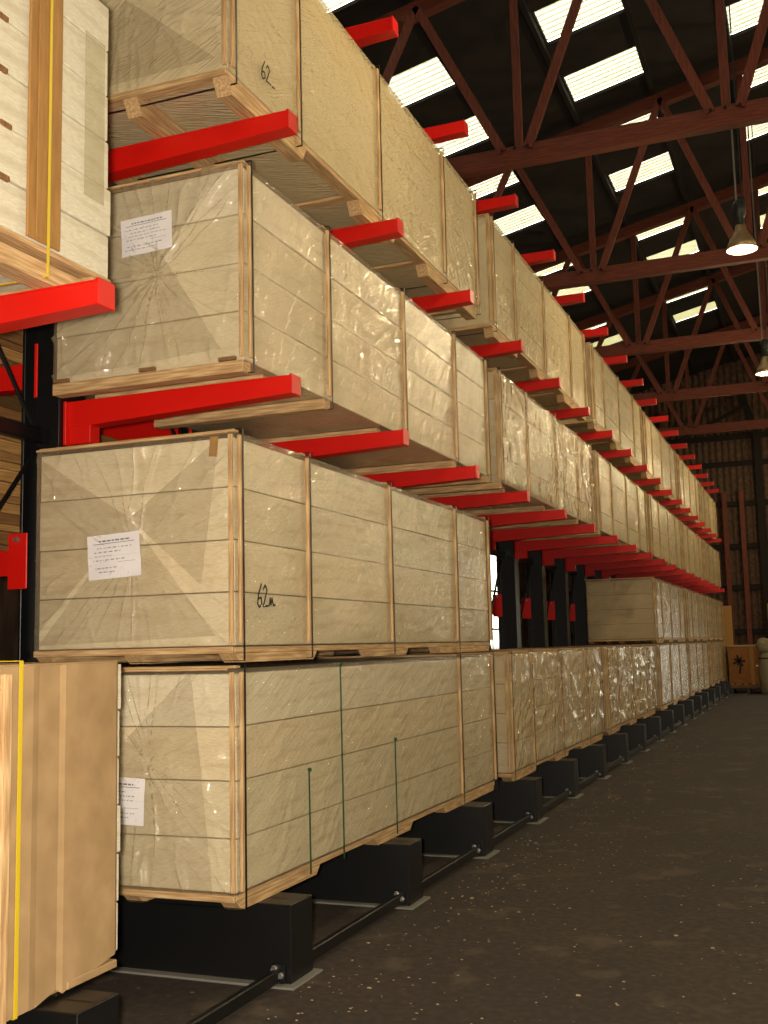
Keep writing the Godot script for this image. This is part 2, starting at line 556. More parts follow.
	win.set_meta("label", "tall bright window seen between the rack uprights")
	for k in 4:
		part("glazing_bar", box_mesh(Vector3(0.05, 0.05, oz[1] - oz[0]), 0.0), M.girt, win, Vector3(0, -1.575 + k * 1.05, 0))
	for k in 3:
		part("glazing_bar", box_mesh(Vector3(0.05, oy[1] - oy[0], 0.05), 0.0), M.girt, win, Vector3(0, 0, -1.375 + k * 1.375))
	structure("wall_right", box_mesh(Vector3(0.2, wy, d + 1.0), 0.0), M.sheet, Vector3(RIGHT_X + 0.1, wy / 2, mid.z))
	structure("wall_front", box_mesh(Vector3(w + 0.8, 11.6, 0.2), 0.0), M.sheet, Vector3(mid.x, 5.8, FRONT_Z + 0.1))

func trusses() -> void:
	var names := ["unseen overhead", "first", "second", "third", "fourth", "fifth"]
	for k in range(0, 6):
		var z := -(TRUSS_Z + TRUSS_STEP * (k - 1))
		var lab: String = ["reddish timber roof truss overhead in front of the first pendant lamp's truss", "largest reddish timber roof truss, its chord just above the large pendant lamp", "second reddish timber roof truss, its chord behind the large pendant lamp", "third reddish timber roof truss from the front, above the small pendant lamp", "fourth timber roof truss, its chord level with the small pendant lamp", "last timber roof truss, just in front of the corrugated end wall"][k]
		var t := thing("roof_truss", lab, "roof truss", Vector3(0, 0, z), "timber roof trusses")
		var y := 7.5
		part("bottom_chord", box_mesh(Vector3(RIGHT_X - LEFT_X - 0.05, 0.24, 0.16), 0.012), M.timber_x, t, Vector3((LEFT_X + RIGHT_X) / 2, y, 0))
		for s in [-1.0, 1.0]:
			var xe := LEFT_X + 0.06 if s < 0 else RIGHT_X - 0.06
			var st := new_st()
			bar(st, Vector3(xe, roof_y(xe) - 0.20, 0), Vector3(RIDGE_X, roof_y(RIDGE_X) - 0.20, 0), 0.16, 0.20)
			part("top_chord", done(st), M.timber_x, t)
			for j in 5:
				var xb: float = RIDGE_X + s * (1.225 + 2.45 * j)
				var xt0: float = RIDGE_X + s * 2.45 * j
				var xt1: float = RIDGE_X + s * 2.45 * (j + 1)
				if absf(xb - RIDGE_X) > absf(xe - RIDGE_X):
					continue
				st = new_st()
				bar(st, Vector3(xb - s * 0.16, y + 0.05, 0.11), Vector3(xt0, roof_y(xt0) - 0.22, 0.11), 0.05, 0.11)
				part("web_diagonal", done(st), M.timber_y, t)
				if absf(xt1 - RIDGE_X) < absf(xe - RIDGE_X):
					st = new_st()
					bar(st, Vector3(xb + s * 0.16, y + 0.05, 0.11), Vector3(xt1, roof_y(xt1) - 0.22, 0.11), 0.05, 0.11)
					part("web_diagonal", done(st), M.timber_y, t)
				st = new_st()
				bar(st, Vector3(xb, y, -0.10), Vector3(xb, roof_y(xb) - 0.25, -0.10), 0.04, 0.10)
				part("web_post", done(st), M.timber_y, t)
				for b in [-0.16, 0.0, 0.16]:
					part("bolt", box_mesh(Vector3(0.035, 0.035, 0.03), 0.006), M.girt, t, Vector3(xb + b, y + 0.06, 0.14))

func lamps() -> void:
	var shade := lathe([Vector2(0.045, 0.30), Vector2(0.062, 0.295), Vector2(0.068, 0.24), Vector2(0.085, 0.20), Vector2(0.125, 0.14), Vector2(0.155, 0.08), Vector2(0.178, 0.0), Vector2(0.172, 0.0), Vector2(0.148, 0.082), Vector2(0.118, 0.138), Vector2(0.08, 0.19), Vector2(0.0, 0.195)], 40)
	var neck := lathe([Vector2(0.0, 0.29), Vector2(0.05, 0.29), Vector2(0.05, 0.40), Vector2(0.07, 0.42), Vector2(0.075, 0.56), Vector2(0.055, 0.60), Vector2(0.0, 0.61)], 24)
	var lens := lathe([Vector2(0.0, -0.018), Vector2(0.09, -0.012), Vector2(0.172, 0.004), Vector2(0.10, 0.012), Vector2(0.0, 0.016)], 40)
	var k := 0
	for p in [[-0.54, 6.10, -13.0], [-0.55, 6.12, -19.6], [-0.55, 6.1, -26.2], [-0.55, 6.1, -32.4], [-0.55, 6.1, -6.4], [-0.55, 6.1, 0.2], [6.6, 6.1, -3.1], [6.6, 6.1, -9.7], [6.6, 6.1, -16.3], [6.6, 6.1, -22.9], [6.6, 6.1, -29.5]]:  # lamps at the start and over the photographer are unseen, added for near light
		var lab: String = ["large pendant lamp with bell reflector, below the largest roof truss", "small pendant lamp farther down the aisle against the end wall", "third pendant lamp down the aisle", "fourth pendant lamp by the end wall", "unseen pendant lamp above the start of the aisle, added to light the near part", "unseen pendant lamp above the photographer, added to light the near part", "first unseen pendant lamp added right of the aisle to brighten the bundle sides", "second unseen pendant lamp added right of the aisle to brighten the bundle sides", "third unseen pendant lamp added right of the aisle to brighten the bundle sides", "fourth unseen pendant lamp added right of the aisle to brighten the bundle sides", "fifth unseen pendant lamp added right of the aisle to brighten the bundle sides"][k]
		var t := thing("pendant_lamp", lab, "lamp", Vector3(p[0], p[1], p[2]), "pendant lamps along the aisle")
		part("reflector", shade, M.lamp_shade, t)
		part("lamp_housing", neck, M.lamp_dark, t)
		part("lamp_lens", lens, M.lamp_glow, t)
		var hang: float = roof_y(p[0]) - p[1] - 0.02
		part("cord", box_mesh(Vector3(0.016, hang - 0.58, 0.016), 0.003), M.lamp_dark, t, Vector3(0.035, 0.58 + (hang - 0.58) / 2, 0))
		part("chain", box_mesh(Vector3(0.022, hang - 0.6, 0.022), 0.003), M.steel, t, Vector3(-0.03, 0.6 + (hang - 0.6) / 2, 0))
		var l := OmniLight3D.new()
		l.name = "lamp_light"
		l.light_color = Color(1.0, 0.905, 0.70)
		l.light_energy = 3.2 if k < 6 else 10.0  # the second row is unseen, added stronger to brighten the lower bundle sides
		l.light_size = 0.13
		l.omni_range = 70.0
		l.omni_attenuation = 2.0
		l.shadow_enabled = true
		t.add_child(l)
		l.position = Vector3(0, -0.16, 0)
		k += 1

# ---------------------------------------------------------------- the rack
func arm_mesh(len: float) -> ArrayMesh:
	# hollow section that gets shallower towards its tip, along +x from the root
	var key := "arm %s" % len
	if not shared.has(key):
		var st := new_st()
		var p := []
		for i in 8:
			var x := len if i & 1 else 0.0
			var depth := 0.095 if i & 1 else 0.15
			p.append(Vector3(x, 0.0 if i & 2 else -depth, 0.05 if i & 4 else -0.05))
		hexa(st, p)
		# the lips of the folded edges
		bevel_box(st, Vector3(len / 2, -0.004, 0.051), Vector3(len, 0.008, 0.006), 0.002)
		bevel_box(st, Vector3(len - 0.006, -0.045, 0.0), Vector3(0.014, 0.105, 0.108), 0.003)
		shared[key] = done(st)
	return shared[key]

func rack() -> void:
	var t := thing("cantilever_rack", "long black steel cantilever rack with rows of red arms beside the aisle", "rack", Vector3(0, 0, 0))
	var col := new_st()
	var ch := 6.15
	for x in [-3.85, -4.09]:
		bevel_box(col, Vector3(x, ch / 2 + 0.012, 0), Vector3(0.02, ch, 0.22), 0.003)
	add_box(col, Vector3(-3.97, ch / 2 + 0.012, 0), Vector3(0.22, ch, 0.014))
	var col_mesh := done(col)
	var base := new_st()
	bevel_box(base, Vector3(-3.15, BASE_TOP / 2 + 0.006, 0), Vector3(1.42, BASE_TOP - 0.012, 0.02), 0.003)
	bevel_box(base, Vector3(-3.15, BASE_TOP - 0.008, 0), Vector3(1.42, 0.016, 0.24), 0.003)
	bevel_box(base, Vector3(-3.15, 0.02, 0), Vector3(1.42, 0.016, 0.24), 0.003)
	bevel_box(base, Vector3(-2.444, BASE_TOP / 2 + 0.006, 0), Vector3(0.012, BASE_TOP - 0.012, 0.24), 0.003)
	bevel_box(base, Vector3(-3.15, BASE_TOP / 2 + 0.006, 0.112), Vector3(1.42, BASE_TOP - 0.014, 0.014), 0.003)
	bevel_box(base, Vector3(-3.15, BASE_TOP / 2 + 0.006, -0.112), Vector3(1.42, BASE_TOP - 0.014, 0.014), 0.003)
	var base_mesh := done(base)
	var bolt := lathe([Vector2(0.0, 0.0), Vector2(0.016, 0.0), Vector2(0.016, 0.012), Vector2(0.010, 0.014), Vector2(0.010, 0.03), Vector2(0.0, 0.03)], 8, false)
	for i in range(-2, 18):
		var z := -(RACK_Z + STEP * i)
		part("upright", col_mesh, M.black, t, Vector3(0, 0, z))
		part("base_beam", base_mesh, M.black, t, Vector3(0, 0, z))
		part("floor_plate", box_mesh(Vector3(1.5, 0.012, 0.33), 0.003), M.plate, t, Vector3(-3.15, 0.006, z + 0.01))
		var br := part("clamp", box_mesh(Vector3(0.07, 0.09, 0.02), 0.004), M.black, t, Vector3(-2.50, 0.06, z + 0.13))
		part("bolt", bolt, M.steel, br, Vector3(-0.015, 0.025, 0.01), Vector3(PI / 2, 0, 0))
		part("bolt", bolt, M.steel, br, Vector3(0.018, -0.005, 0.01), Vector3(PI / 2, 0, 0))
		if i < 17:
			part("tie_rail", box_mesh(Vector3(0.035, 0.06, STEP - 0.24), 0.005), M.black, t, Vector3(-2.50, 0.055, z - STEP / 2))
		for h in [ROW_B, ROW_C, ROW_D]:
			if i < 0 and h > ROW_B:
				continue
			var a := part("arm", arm_mesh(1.39), M.red, t, Vector3(-3.82, h, z))
			part("end_plate", box_mesh(Vector3(0.02, 0.25, 0.16), 0.004), M.red, a, Vector3(-0.008, -0.125, 0))
			part("web_plate", box_mesh(Vector3(0.14, 0.24, 0.09), 0.004), M.red, a, Vector3(0.07, -0.122, 0))
		for h in [2.18, 3.25]:
			if i > 9:
				continue
			var a := part("arm", arm_mesh(1.25), M.red, t, Vector3(-4.11, h, z), Vector3(0, PI, 0))
			part("end_plate", box_mesh(Vector3(0.02, 0.32, 0.16), 0.004), M.red, a, Vector3(-0.008, -0.07, 0))
			for sz in [-1.0, 1.0]:
				if h < 3.0:
					part("side_plate", box_mesh(Vector3(0.13, 0.31, 0.012), 0.004), M.red, a, Vector3(-0.01, -0.07, sz * 0.118))
					part("bolt", bolt, M.steel, a, Vector3(-0.01, 0.05, sz * 0.122), Vector3(sz * PI / 2, 0, 0))
				else:
					part("side_plate", box_mesh(Vector3(0.022, 0.31, 0.012), 0.004), M.red, a, Vector3(-0.115, -0.07, sz * 0.118))
		if i < 17:
			for y in [0.75, 2.82, 5.0]:
				part("brace_bar", box_mesh(Vector3(0.06, 0.085, STEP - 0.03), 0.006), M.black, t, Vector3(-4.02, y, z - STEP / 2))
			for y in [[0.80, 2.76], [2.88, 4.95]]:
				for f in [0, 1]:
					var st := new_st()
					var z0 := z - 0.03
					var z1 := z - STEP + 0.03
					tube(st, [Vector3(-4.05 - 0.03 * f, y[f], z0), Vector3(-4.05 - 0.03 * f, y[1 - f], z1)], 0.014, 6)
					part("brace_rod", done(st), M.black, t)

# ---------------------------------------------------------------- bundles
func film_face(st: SurfaceTool, o: Vector3, U: Vector3, V: Vector3, cell: float, f: Callable) -> void:
	var n := U.cross(V).normalized()
	var nu := maxi(2, int(U.length() / cell))
	var nv := maxi(2, int(V.length() / cell))
	var pts := []
	for i in nu + 1:
		var row := PackedVector3Array()
		for j in nv + 1:
			var u := float(i) / nu
			var v := float(j) / nv
			var e := minf(minf(u, 1.0 - u) * U.length(), minf(v, 1.0 - v) * V.length())
			var d: float = f.call(u * U.length(), v * V.length()) * smoothstep(0.0, 0.03, e)
			row.append(o + U * u + V * v + n * d)
		pts.append(row)
	for i in nu:
		for j in nv:
			var a: Vector3 = pts[i][j]
			var b: Vector3 = pts[i][j + 1]
			var c: Vector3 = pts[i + 1][j + 1]
			var e2: Vector3 = pts[i + 1][j]
			st.add_vertex(a)
			st.add_vertex(b)
			st.add_vertex(c)
			st.add_vertex(a)
			st.add_vertex(c)
			st.add_vertex(e2)

func crease(x: float, sharp := 6.0) -> float:
	return pow(1.0 - minf(1.0, absf(x) * 1.6), sharp)

func film_mesh(sd: int, cell: float, amp: float, ang: float, famp := 0.012, fcell := 0.05, w := BW, h := BH, l := BL) -> ArrayMesh:
	# a plastic sheet drawn round a bundle: creases run aslant on the long sides and towards the gathered middle on the ends
	var n := noise(sd, 1.0, 2)
	var st := SurfaceTool.new()
	st.begin(Mesh.PRIMITIVE_TRIANGLES)
	var ca := cos(ang)
	var sa := sin(ang)
	var across := 4.2 if amp > 0.015 else 7.0
	var sharp := 2.6 if amp > 0.015 else 5.0
	var side := func(u: float, v: float) -> float:
		var p := u * ca + v * sa
		var q := -u * sa + v * ca
		var wv := n.get_noise_2d(u * 0.9 + 7.0, v * 0.9)
		return amp * (0.25 + 0.9 * crease(n.get_noise_2d(p * 0.8, q * across + wv * 1.5), sharp) + 0.5 * crease(n.get_noise_2d(u * 1.2 + 40.0, v * 4.0), sharp) + 0.5 * wv)
	var cx := w * (0.5 + n.get_noise_2d(3.1, 9.2) * 0.2)
	var cy := h * (0.5 + n.get_noise_2d(8.1, 2.2) * 0.25)
	var front := func(u: float, v: float) -> float:
		var dx := u - cx
		var dy := v - cy
		var r := sqrt(dx * dx + dy * dy) + 0.02
		var a := atan2(dy, dx)
		return famp * (0.35 + 1.0 * crease(n.get_noise_2d(a * 2.6 + 3.0, r * 0.9), 4.0) + 0.5 * crease(n.get_noise_2d(u * 3.0 + 20.0, v * 1.0 + 3.0), 4.0) + 0.5 * n.get_noise_2d(u * 2.0, v * 2.0 + 60.0))
	var x := w / 2 + 0.006
	var y0 := -0.004
	var y1 := h + 0.006
	var z := l / 2 + 0.006
	st.set_smooth_group(0)
	film_face(st, Vector3(x, y0, z), Vector3(0, 0, -2 * z), Vector3(0, y1 - y0, 0), cell, side)
	st.set_smooth_group(1)
	film_face(st, Vector3(-x, y0, z), Vector3(2 * x, 0, 0), Vector3(0, y1 - y0, 0), fcell, front)
	st.set_smooth_group(2)
	film_face(st, Vector3(-x, y0, -z), Vector3(0, 0, 2 * z), Vector3(0, y1 - y0, 0), 0.12, func(_u: float, _v: float) -> float: return 0.0)
	st.set_smooth_group(3)
	film_face(st, Vector3(x, y0, -z), Vector3(-2 * x, 0, 0), Vector3(0, y1 - y0, 0), 0.12, front)
	st.set_smooth_group(4)
	film_face(st, Vector3(-x, y1, z), Vector3(2 * x, 0, 0), Vector3(0, 0, -2 * z), 0.12, func(_u: float, _v: float) -> float: return 0.0)
	st.set_smooth_group(5)
	film_face(st, Vector3(-x, y0, -z), Vector3(2 * x, 0, 0), Vector3(0, 0, 2 * z), 0.06, func(u: float, v: float) -> float: return -amp * 0.5 * crease(n.get_noise_2d(u * 5.0, v * 0.8)))
	st.generate_normals()
	return st.commit()

func fold_mesh(c: Vector2, corners: Array, lift: float, n: FastNoiseLite) -> ArrayMesh:
	# one triangular flap of sheet folded in towards the gathered middle; corners and c in the end face's plane
	var st := SurfaceTool.new()
	st.begin(Mesh.PRIMITIVE_TRIANGLES)
	st.set_smooth_group(0)
	var m := 14
	var pt := func(i: int, j: int) -> Vector3:
		var t := float(i) / m
		var s := float(j) / maxi(i, 1)
		var e: Vector2 = (corners[0] as Vector2).lerp(corners[1], s)
		var p := c.lerp(e, t)
		var edge := minf(s, 1.0 - s) if i > 0 else 0.0
		return Vector3(p.x, p.y, lift + 0.004 * n.get_noise_2d(p.x * 6.0, p.y * 6.0) + 0.006 * smoothstep(0.12, 0.0, edge) + 0.006 * (1.0 - t))
	for i in m:
		for j in i + 1:
			tri(st, pt.call(i, j), pt.call(i + 1, j), pt.call(i + 1, j + 1), Vector3(0, 0, 1))
			if j < i:
				tri(st, pt.call(i, j), pt.call(i + 1, j + 1), pt.call(i, j + 1), Vector3(0, 0, 1))
	st.generate_normals()
	return st.commit()

func strap_mesh(w: float, h: float, thick: float, wide: float) -> ArrayMesh:
	var key := "strap %s %s %s %s" % [w, h, thick, wide]
	if not shared.has(key):
		var st := new_st()
		for s in [-1.0, 1.0]:
			add_box(st, Vector3(s * (w / 2), h / 2, 0), Vector3(thick, h, wide))
			add_box(st, Vector3(0, h / 2 + s * h / 2, 0), Vector3(w, thick, wide))
		shared[key] = done(st)
	return shared[key]

func runner_block(l: float, w: float, h: float, first: bool) -> ArrayMesh:
	# block with its lower ends cut aslant, along z
	var key := "runner %s %s %s %s" % [l, w, h, first]
	if not shared.has(key):
		var st := new_st()
		var c := 0.05
		var p := []
		for i in 8:
			var low := (i & 2) == 0
			p.append(Vector3((0.5 if i & 1 else -0.5) * w, 0.0 if low else h, (0.5 if i & 4 else -0.5) * (l - (2 * c if low else 0.0))))
		hexa(st, p)
		shared[key] = done(st)
	return shared[key]

func bundle(called: String, label: String, at: Vector3, style: String, film: Mesh, film_mat: Material, offs: Array, sheet := -1, folds := [], sd := 1) -> Node3D:
	# style "runners": boards and blocks lengthwise below; "battens": battens across at every strap
	var t := thing(called, label, "board bundle", at, "film-wrapped board bundles on the rack")
	rng.seed = 900 + sd
	var tall := 0.038 if style == "tall_runners" else 0.0
	var y0 := 0.066 if style == "battens" else 0.08 + tall
	if style != "battens":
		for x in [-1.0, 0.0, 1.0]:
			part("runner_board", box_mesh(Vector3(0.09, 0.03, BL), 0.003), M.wood_z, t, Vector3(x * (BW / 2 - 0.045), 0.0595 + tall, 0))
			for b in [[0.0, 0.93], [1.72, 2.40], [3.05, 4.40]]:
				part("runner_block", runner_block(b[1] - b[0], 0.088, 0.044 + tall, true), M.wood_z, t, Vector3(x * (BW / 2 - 0.045), 0.0, BL / 2 - (b[0] + b[1]) / 2))
		for z in [0.03, 1.70, 3.05, 4.37]:
			part("cross_board", box_mesh(Vector3(BW - 0.18, 0.022, 0.07), 0.003), M.wood_x, t, Vector3(0, 0.062 + tall, BL / 2 - z))
		part("cross_board", box_mesh(Vector3(BW, 0.032, 0.02), 0.003), M.wood_x, t, Vector3(0, 0.060 + tall, BL / 2 + 0.012))
	else:
		for o in offs:
			part("batten", box_mesh(Vector3(BW, 0.062, 0.085), 0.004), M.wood_x, t, Vector3(0, 0.031, BL / 2 - clampf(o, 0.02, BL - 0.05)))
		for o in [0.32, 1.945, 3.57]:
			part("batten", box_mesh(Vector3(BW - 0.1, 0.062, 0.07), 0.004), M.wood_x, t, Vector3(0, 0.031, BL / 2 - o))
	# four packs of boards, one on the other
	var y := y0
	var hs := [0.262, 0.255, 0.262, 0.25]
	if sd % 3 == 1:
		hs = [0.25, 0.268, 0.255, 0.256]
	for k in 4:
		var h: float = hs[k]
		part("board_pack", box_mesh(Vector3(BW - 0.012, h - 0.0055, BL - 0.02), 0.003), M["board_%d" % rng.randi_range(0, 2)], t, Vector3(rng.randf_range(-0.004, 0.004), y + h / 2, rng.randf_range(-0.006, 0.006)))
		y += h
	part("plastic_film", film, film_mat, t, Vector3(0, y0, 0))
	# laths under the straps, with laths across the top
	for k in offs.size():
		var o: float = offs[k]
		var z := BL / 2 - clampf(o, 0.025, BL - 0.03)
		var lean := rng.randf_range(-0.006, 0.006)
		part("lath", box_mesh(Vector3(0.018, BH - 0.02, 0.034), 0.004), M.wood_y, t, Vector3(BW / 2 + 0.022, y0 + BH / 2, z), Vector3(lean, 0, 0))
		part("lath", box_mesh(Vector3(BW, 0.014, 0.05), 0.003), M.wood_x, t, Vector3(0, y0 + BH + 0.014, z))
		part("strap", strap_mesh(BW + 0.046, BH + y0 - tall + 0.016, 0.003, 0.013), M.strap, t, Vector3(0.0095, 0.004 if style == "battens" else 0.008 + tall, z - 0.010), Vector3(lean, 0, 0))
	if offs[0] < 0.1:
		part("corner_lath", box_mesh(Vector3(0.024, BH - 0.02, 0.016), 0.003), M.wood_y, t, Vector3(BW / 2 - 0.006, y0 + BH / 2, BL / 2 + 0.022))
		part("edge_lath", box_mesh(Vector3(BW - 0.03, 0.012, 0.016), 0.003), M.wood_x, t, Vector3(-0.015, y0 + BH + 0.004, BL / 2 + 0.02))
	# folds of sheet on the near end
	var n := noise(sd + 70, 1.0, 2)
	for f in folds:
		var fo := part("film_fold", fold_mesh(f[0], [f[1], f[2]], 0.0, n), M.film_fold, t, Vector3(0, y0, BL / 2 + 0.036 + 0.004 * (f[3] if f.size() > 3 else 0)))
		fo.set_meta("label", "grey double layer of folded plastic sheet")
	return t

func paper_sheet(t: Node3D, k: int, x: float, y: float, w: float, h: float, turn: float, z := BL / 2 + 0.056) -> void:
	var st := SurfaceTool.new()
	st.begin(Mesh.PRIMITIVE_TRIANGLES)
	var n := noise(k + 5, 1.0, 1)
	var m := 8
	for i in m:
		for j in m:
			var p := []
			for q in [[0, 0], [0, 1], [1, 1], [0, 0], [1, 1], [1, 0]]:
				var u: float = float(i + q[0]) / m
				var v: float = float(j + q[1]) / m
				p.append([u, v])
			for q in p:
				st.set_uv(Vector2(q[0], 1.0 - q[1]))
				st.add_vertex(Vector3((q[0] - 0.5) * w, (q[1] - 0.5) * h, 0.004 * n.get_noise_2d(q[0] * 2.0, q[1] * 2.0)))
	st.generate_normals()
	var o := part("paper_sheet", st.commit(), M["paper_%d" % k], t, Vector3(x, y, z), Vector3(0, 0, turn))
	o.set_meta("label", "white printed packing sheet stuck to the end")

func scrawl(t: Node3D, at: Vector3, s: float, strokes: Array) -> void:
	# handwriting in black marker on the side that faces the aisle; strokes in (along the side, up)
	var st := new_st()
	for k in strokes:
		for i in k.size() - 1:
			var a := Vector3(0, k[i].y * s, -k[i].x * s)
			var b := Vector3(0, k[i + 1].y * s, -k[i + 1].x * s)
			bar(st, a, b + (b - a).normalized() * 0.003, 0.002, 0.009 * s / 0.12, Vector3(1, 0, 0))
	var o := part("handwriting", done(st), M.ink, t, at)
	o.set_meta("label", "black handwritten marker figures")

func bundles() -> void:
	var offs_a := [0.0, 0.79, 2.05, 3.45, 4.40]
	var offs_b := [0.0, 1.0, 2.28, 3.45, 4.40]
	var hw := BW / 2
	var far := []
	var loose := []
	for k in 3:
		far.append(film_mesh(200 + k, 0.035, 0.010, 0.5 - 0.25 * k, 0.015, 0.03))
		loose.append(film_mesh(220 + k, 0.026, 0.026, 1.1 + 0.15 * k))
	var z_of := func(g: int) -> float: return -(BUNDLE_Z + BUNDLE_STEP * g) - BL / 2
	# the four large bundles at the front
	var c4 := Vector2(-0.10, 0.62)
	var b4 := bundle("wrapped_bundle", "large wrapped board bundle on the black base beams, first along the aisle, under another bundle", Vector3(BUNDLE_X, BASE_TOP, z_of.call(0)), "runners", film_mesh(101, 0.018, 0.009, 0.35, 0.034, 0.0065), M.film, [0.0, 3.45, 4.40], 0, [[c4, Vector2(-hw, 0.0), Vector2(-hw, BH)], [c4, Vector2(hw - 0.1, 0.0), Vector2(-hw, 0.0), 1], [c4, Vector2(hw - 0.22, BH), Vector2(hw - 0.1, 0.0), 2]], 4)
	paper_sheet(b4, 0, -0.02, 0.50, 0.27, 0.225, -0.03)
	# green cords instead of laths on this one
	for g in [[0.76, 0.50, 0.03], [1.20, 1.05, 0.0], [2.05, 0.55, 0.05]]:
		part("green_cord", box_mesh(Vector3(0.006, g[1] + 0.05, 0.012), 0.002), M.green, b4, Vector3(hw + 0.022, 0.08 + g[1] / 2 - 0.03, BL / 2 - g[0]), Vector3(0.01, 0, 0))
		part("knot", box_mesh(Vector3(0.02, 0.022, 0.022), 0.006), M.green, b4, Vector3(hw + 0.024, 0.08 + g[1] - 0.01, BL / 2 - g[0]))
	var c3 := Vector2(0.02, 0.65)
	var b3 := bundle("wrapped_bundle", "wrapped board bundle with crossed film folds, marked 62, standing on another bundle", Vector3(BUNDLE_X, 1.535, z_of.call(0)), "runners", film_mesh(102, 0.018, 0.008, 0.45, 0.032, 0.0065), M.film, offs_a, 1, [[c3, Vector2(-hw + 0.02, 0.06), Vector2(-hw + 0.02, BH - 0.03)], [c3, Vector2(hw - 0.08, 0.05), Vector2(-hw + 0.05, 0.02), 1], [c3, Vector2(hw - 0.06, BH - 0.03), Vector2(hw - 0.16, 0.30), 2]], 3)
	paper_sheet(b3, 1, -0.07, 0.545, 0.315, 0.225, 0.05)
	part("tape", box_mesh(Vector3(0.045, 0.10, 0.003), 0.0), M.kraft, b3, Vector3(hw - 0.10, 1.06, BL / 2 + 0.024), Vector3(0, 0, -0.1))
	scrawl(b3, Vector3(hw + 0.013, 0.27, BL / 2 - 0.21), 0.12, [[Vector2(0.35, 1.0), Vector2(0.08, 0.55), Vector2(0.0, 0.15), Vector2(0.15, 0.0), Vector2(0.38, 0.15), Vector2(0.3, 0.42), Vector2(0.05, 0.35)], [Vector2(0.5, 0.75), Vector2(0.68, 0.95), Vector2(0.85, 0.75), Vector2(0.5, 0.05), Vector2(0.98, 0.08)], [Vector2(1.05, 0.1), Vector2(1.12, 0.42), Vector2(1.2, 0.12), Vector2(1.3, 0.42), Vector2(1.42, 0.1), Vector2(1.6, 0.14)]])
	var c2 := Vector2(0.12, 0.62)
	var b2 := bundle("wrapped_bundle", "wrapped board bundle with crumpled film, first on the middle row of red arms", Vector3(BUNDLE_X, ROW_B, z_of.call(0) - 0.12), "battens", film_mesh(103, 0.018, 0.011, 0.9, 0.040, 0.0065), M.film, offs_b, 2, [[c2, Vector2(hw - 0.12, 0.06), Vector2(-hw + 0.04, 0.02)], [c2, Vector2(-hw + 0.04, 0.02), Vector2(-hw + 0.02, BH), 1], [c2, Vector2(-hw + 0.1, BH - 0.01), Vector2(hw - 0.06, BH - 0.02), 2]], 2)
	paper_sheet(b2, 2, 0.035, 0.80, 0.315, 0.205, 0.04)
	for x in [-0.53, 0.02, 0.5]:
		part("spacer", box_mesh(Vector3(0.10, 0.02, 0.02), 0.003), M.old_x, b2, Vector3(x, 0.075, BL / 2 + 0.02))
	var b1 := bundle("wrapped_bundle", "wrapped board bundle seen from below, first on the upper row of red arms", Vector3(BUNDLE_X, ROW_C, z_of.call(0) + 0.04), "tall_runners", film_mesh(104, 0.016, 0.007, -0.45, 0.016, 0.012), M.film_milky, offs_a, -1, [[Vector2(0.0, 0.5), Vector2(hw - 0.05, 0.05), Vector2(-hw, 0.03)]], 1)
	scrawl(b1, Vector3(hw + 0.022, 0.23, BL / 2 - 0.33), 0.11, [[Vector2(0.35, 1.0), Vector2(0.08, 0.55), Vector2(0.0, 0.15), Vector2(0.15, 0.0), Vector2(0.38, 0.15), Vector2(0.3, 0.42), Vector2(0.05, 0.35)], [Vector2(0.5, 0.75), Vector2(0.68, 0.95), Vector2(0.85, 0.75), Vector2(0.5, 0.05), Vector2(0.98, 0.08)], [Vector2(1.1, 0.05), Vector2(1.35, 0.08)]])
	var ord := ["first", "second", "third", "fourth", "fifth", "last"]
	for g in range(1, 6):
		var sd := 10 + g * 4
		var which: String = ord[g]
		rng.seed = 40 + g
		var jx := [0.0, 0.015, 0.004, 0.02, 0.0, 0.01]
		bundle("wrapped_bundle", which + " wrapped board bundle along the row on the black base beams", Vector3(BUNDLE_X + jx[g], BASE_TOP, z_of.call(g) + [0, 0, 0.03, -0.05, 0.02, 0][g]), "runners", loose[g % 3] if g < 3 else far[g % 3], M.film_loose, offs_a if g < 3 else [0.0, 1.5, 2.9, 4.4], -1, [], sd)
		if g > 2:
			bundle("wrapped_bundle", which + " stack of the base row, the wrapped board bundle on its top", Vector3(BUNDLE_X + jx[5 - g], 1.535, z_of.call(g) - 0.06 * g + 0.1), "runners", far[(g + 1) % 3], M.film_loose, offs_a, -1, [], sd + 1)
		bundle("wrapped_bundle", which + " wrapped board bundle along the middle row of red arms", Vector3(BUNDLE_X + jx[g] * 0.7, ROW_B, z_of.call(g)), "battens", loose[2] if g == 1 else far[g % 3], M.film_loose if g == 1 else M.film_milky, offs_b, -1, [], sd + 2)
		bundle("wrapped_bundle", which + " wrapped board bundle along the upper row of red arms", Vector3(BUNDLE_X - jx[g] * 0.6, ROW_C, z_of.call(g)), "tall_runners", far[(g + 2) % 3], M.film_milky, offs_a, -1, [], sd + 3)
		print("bundles ", g)

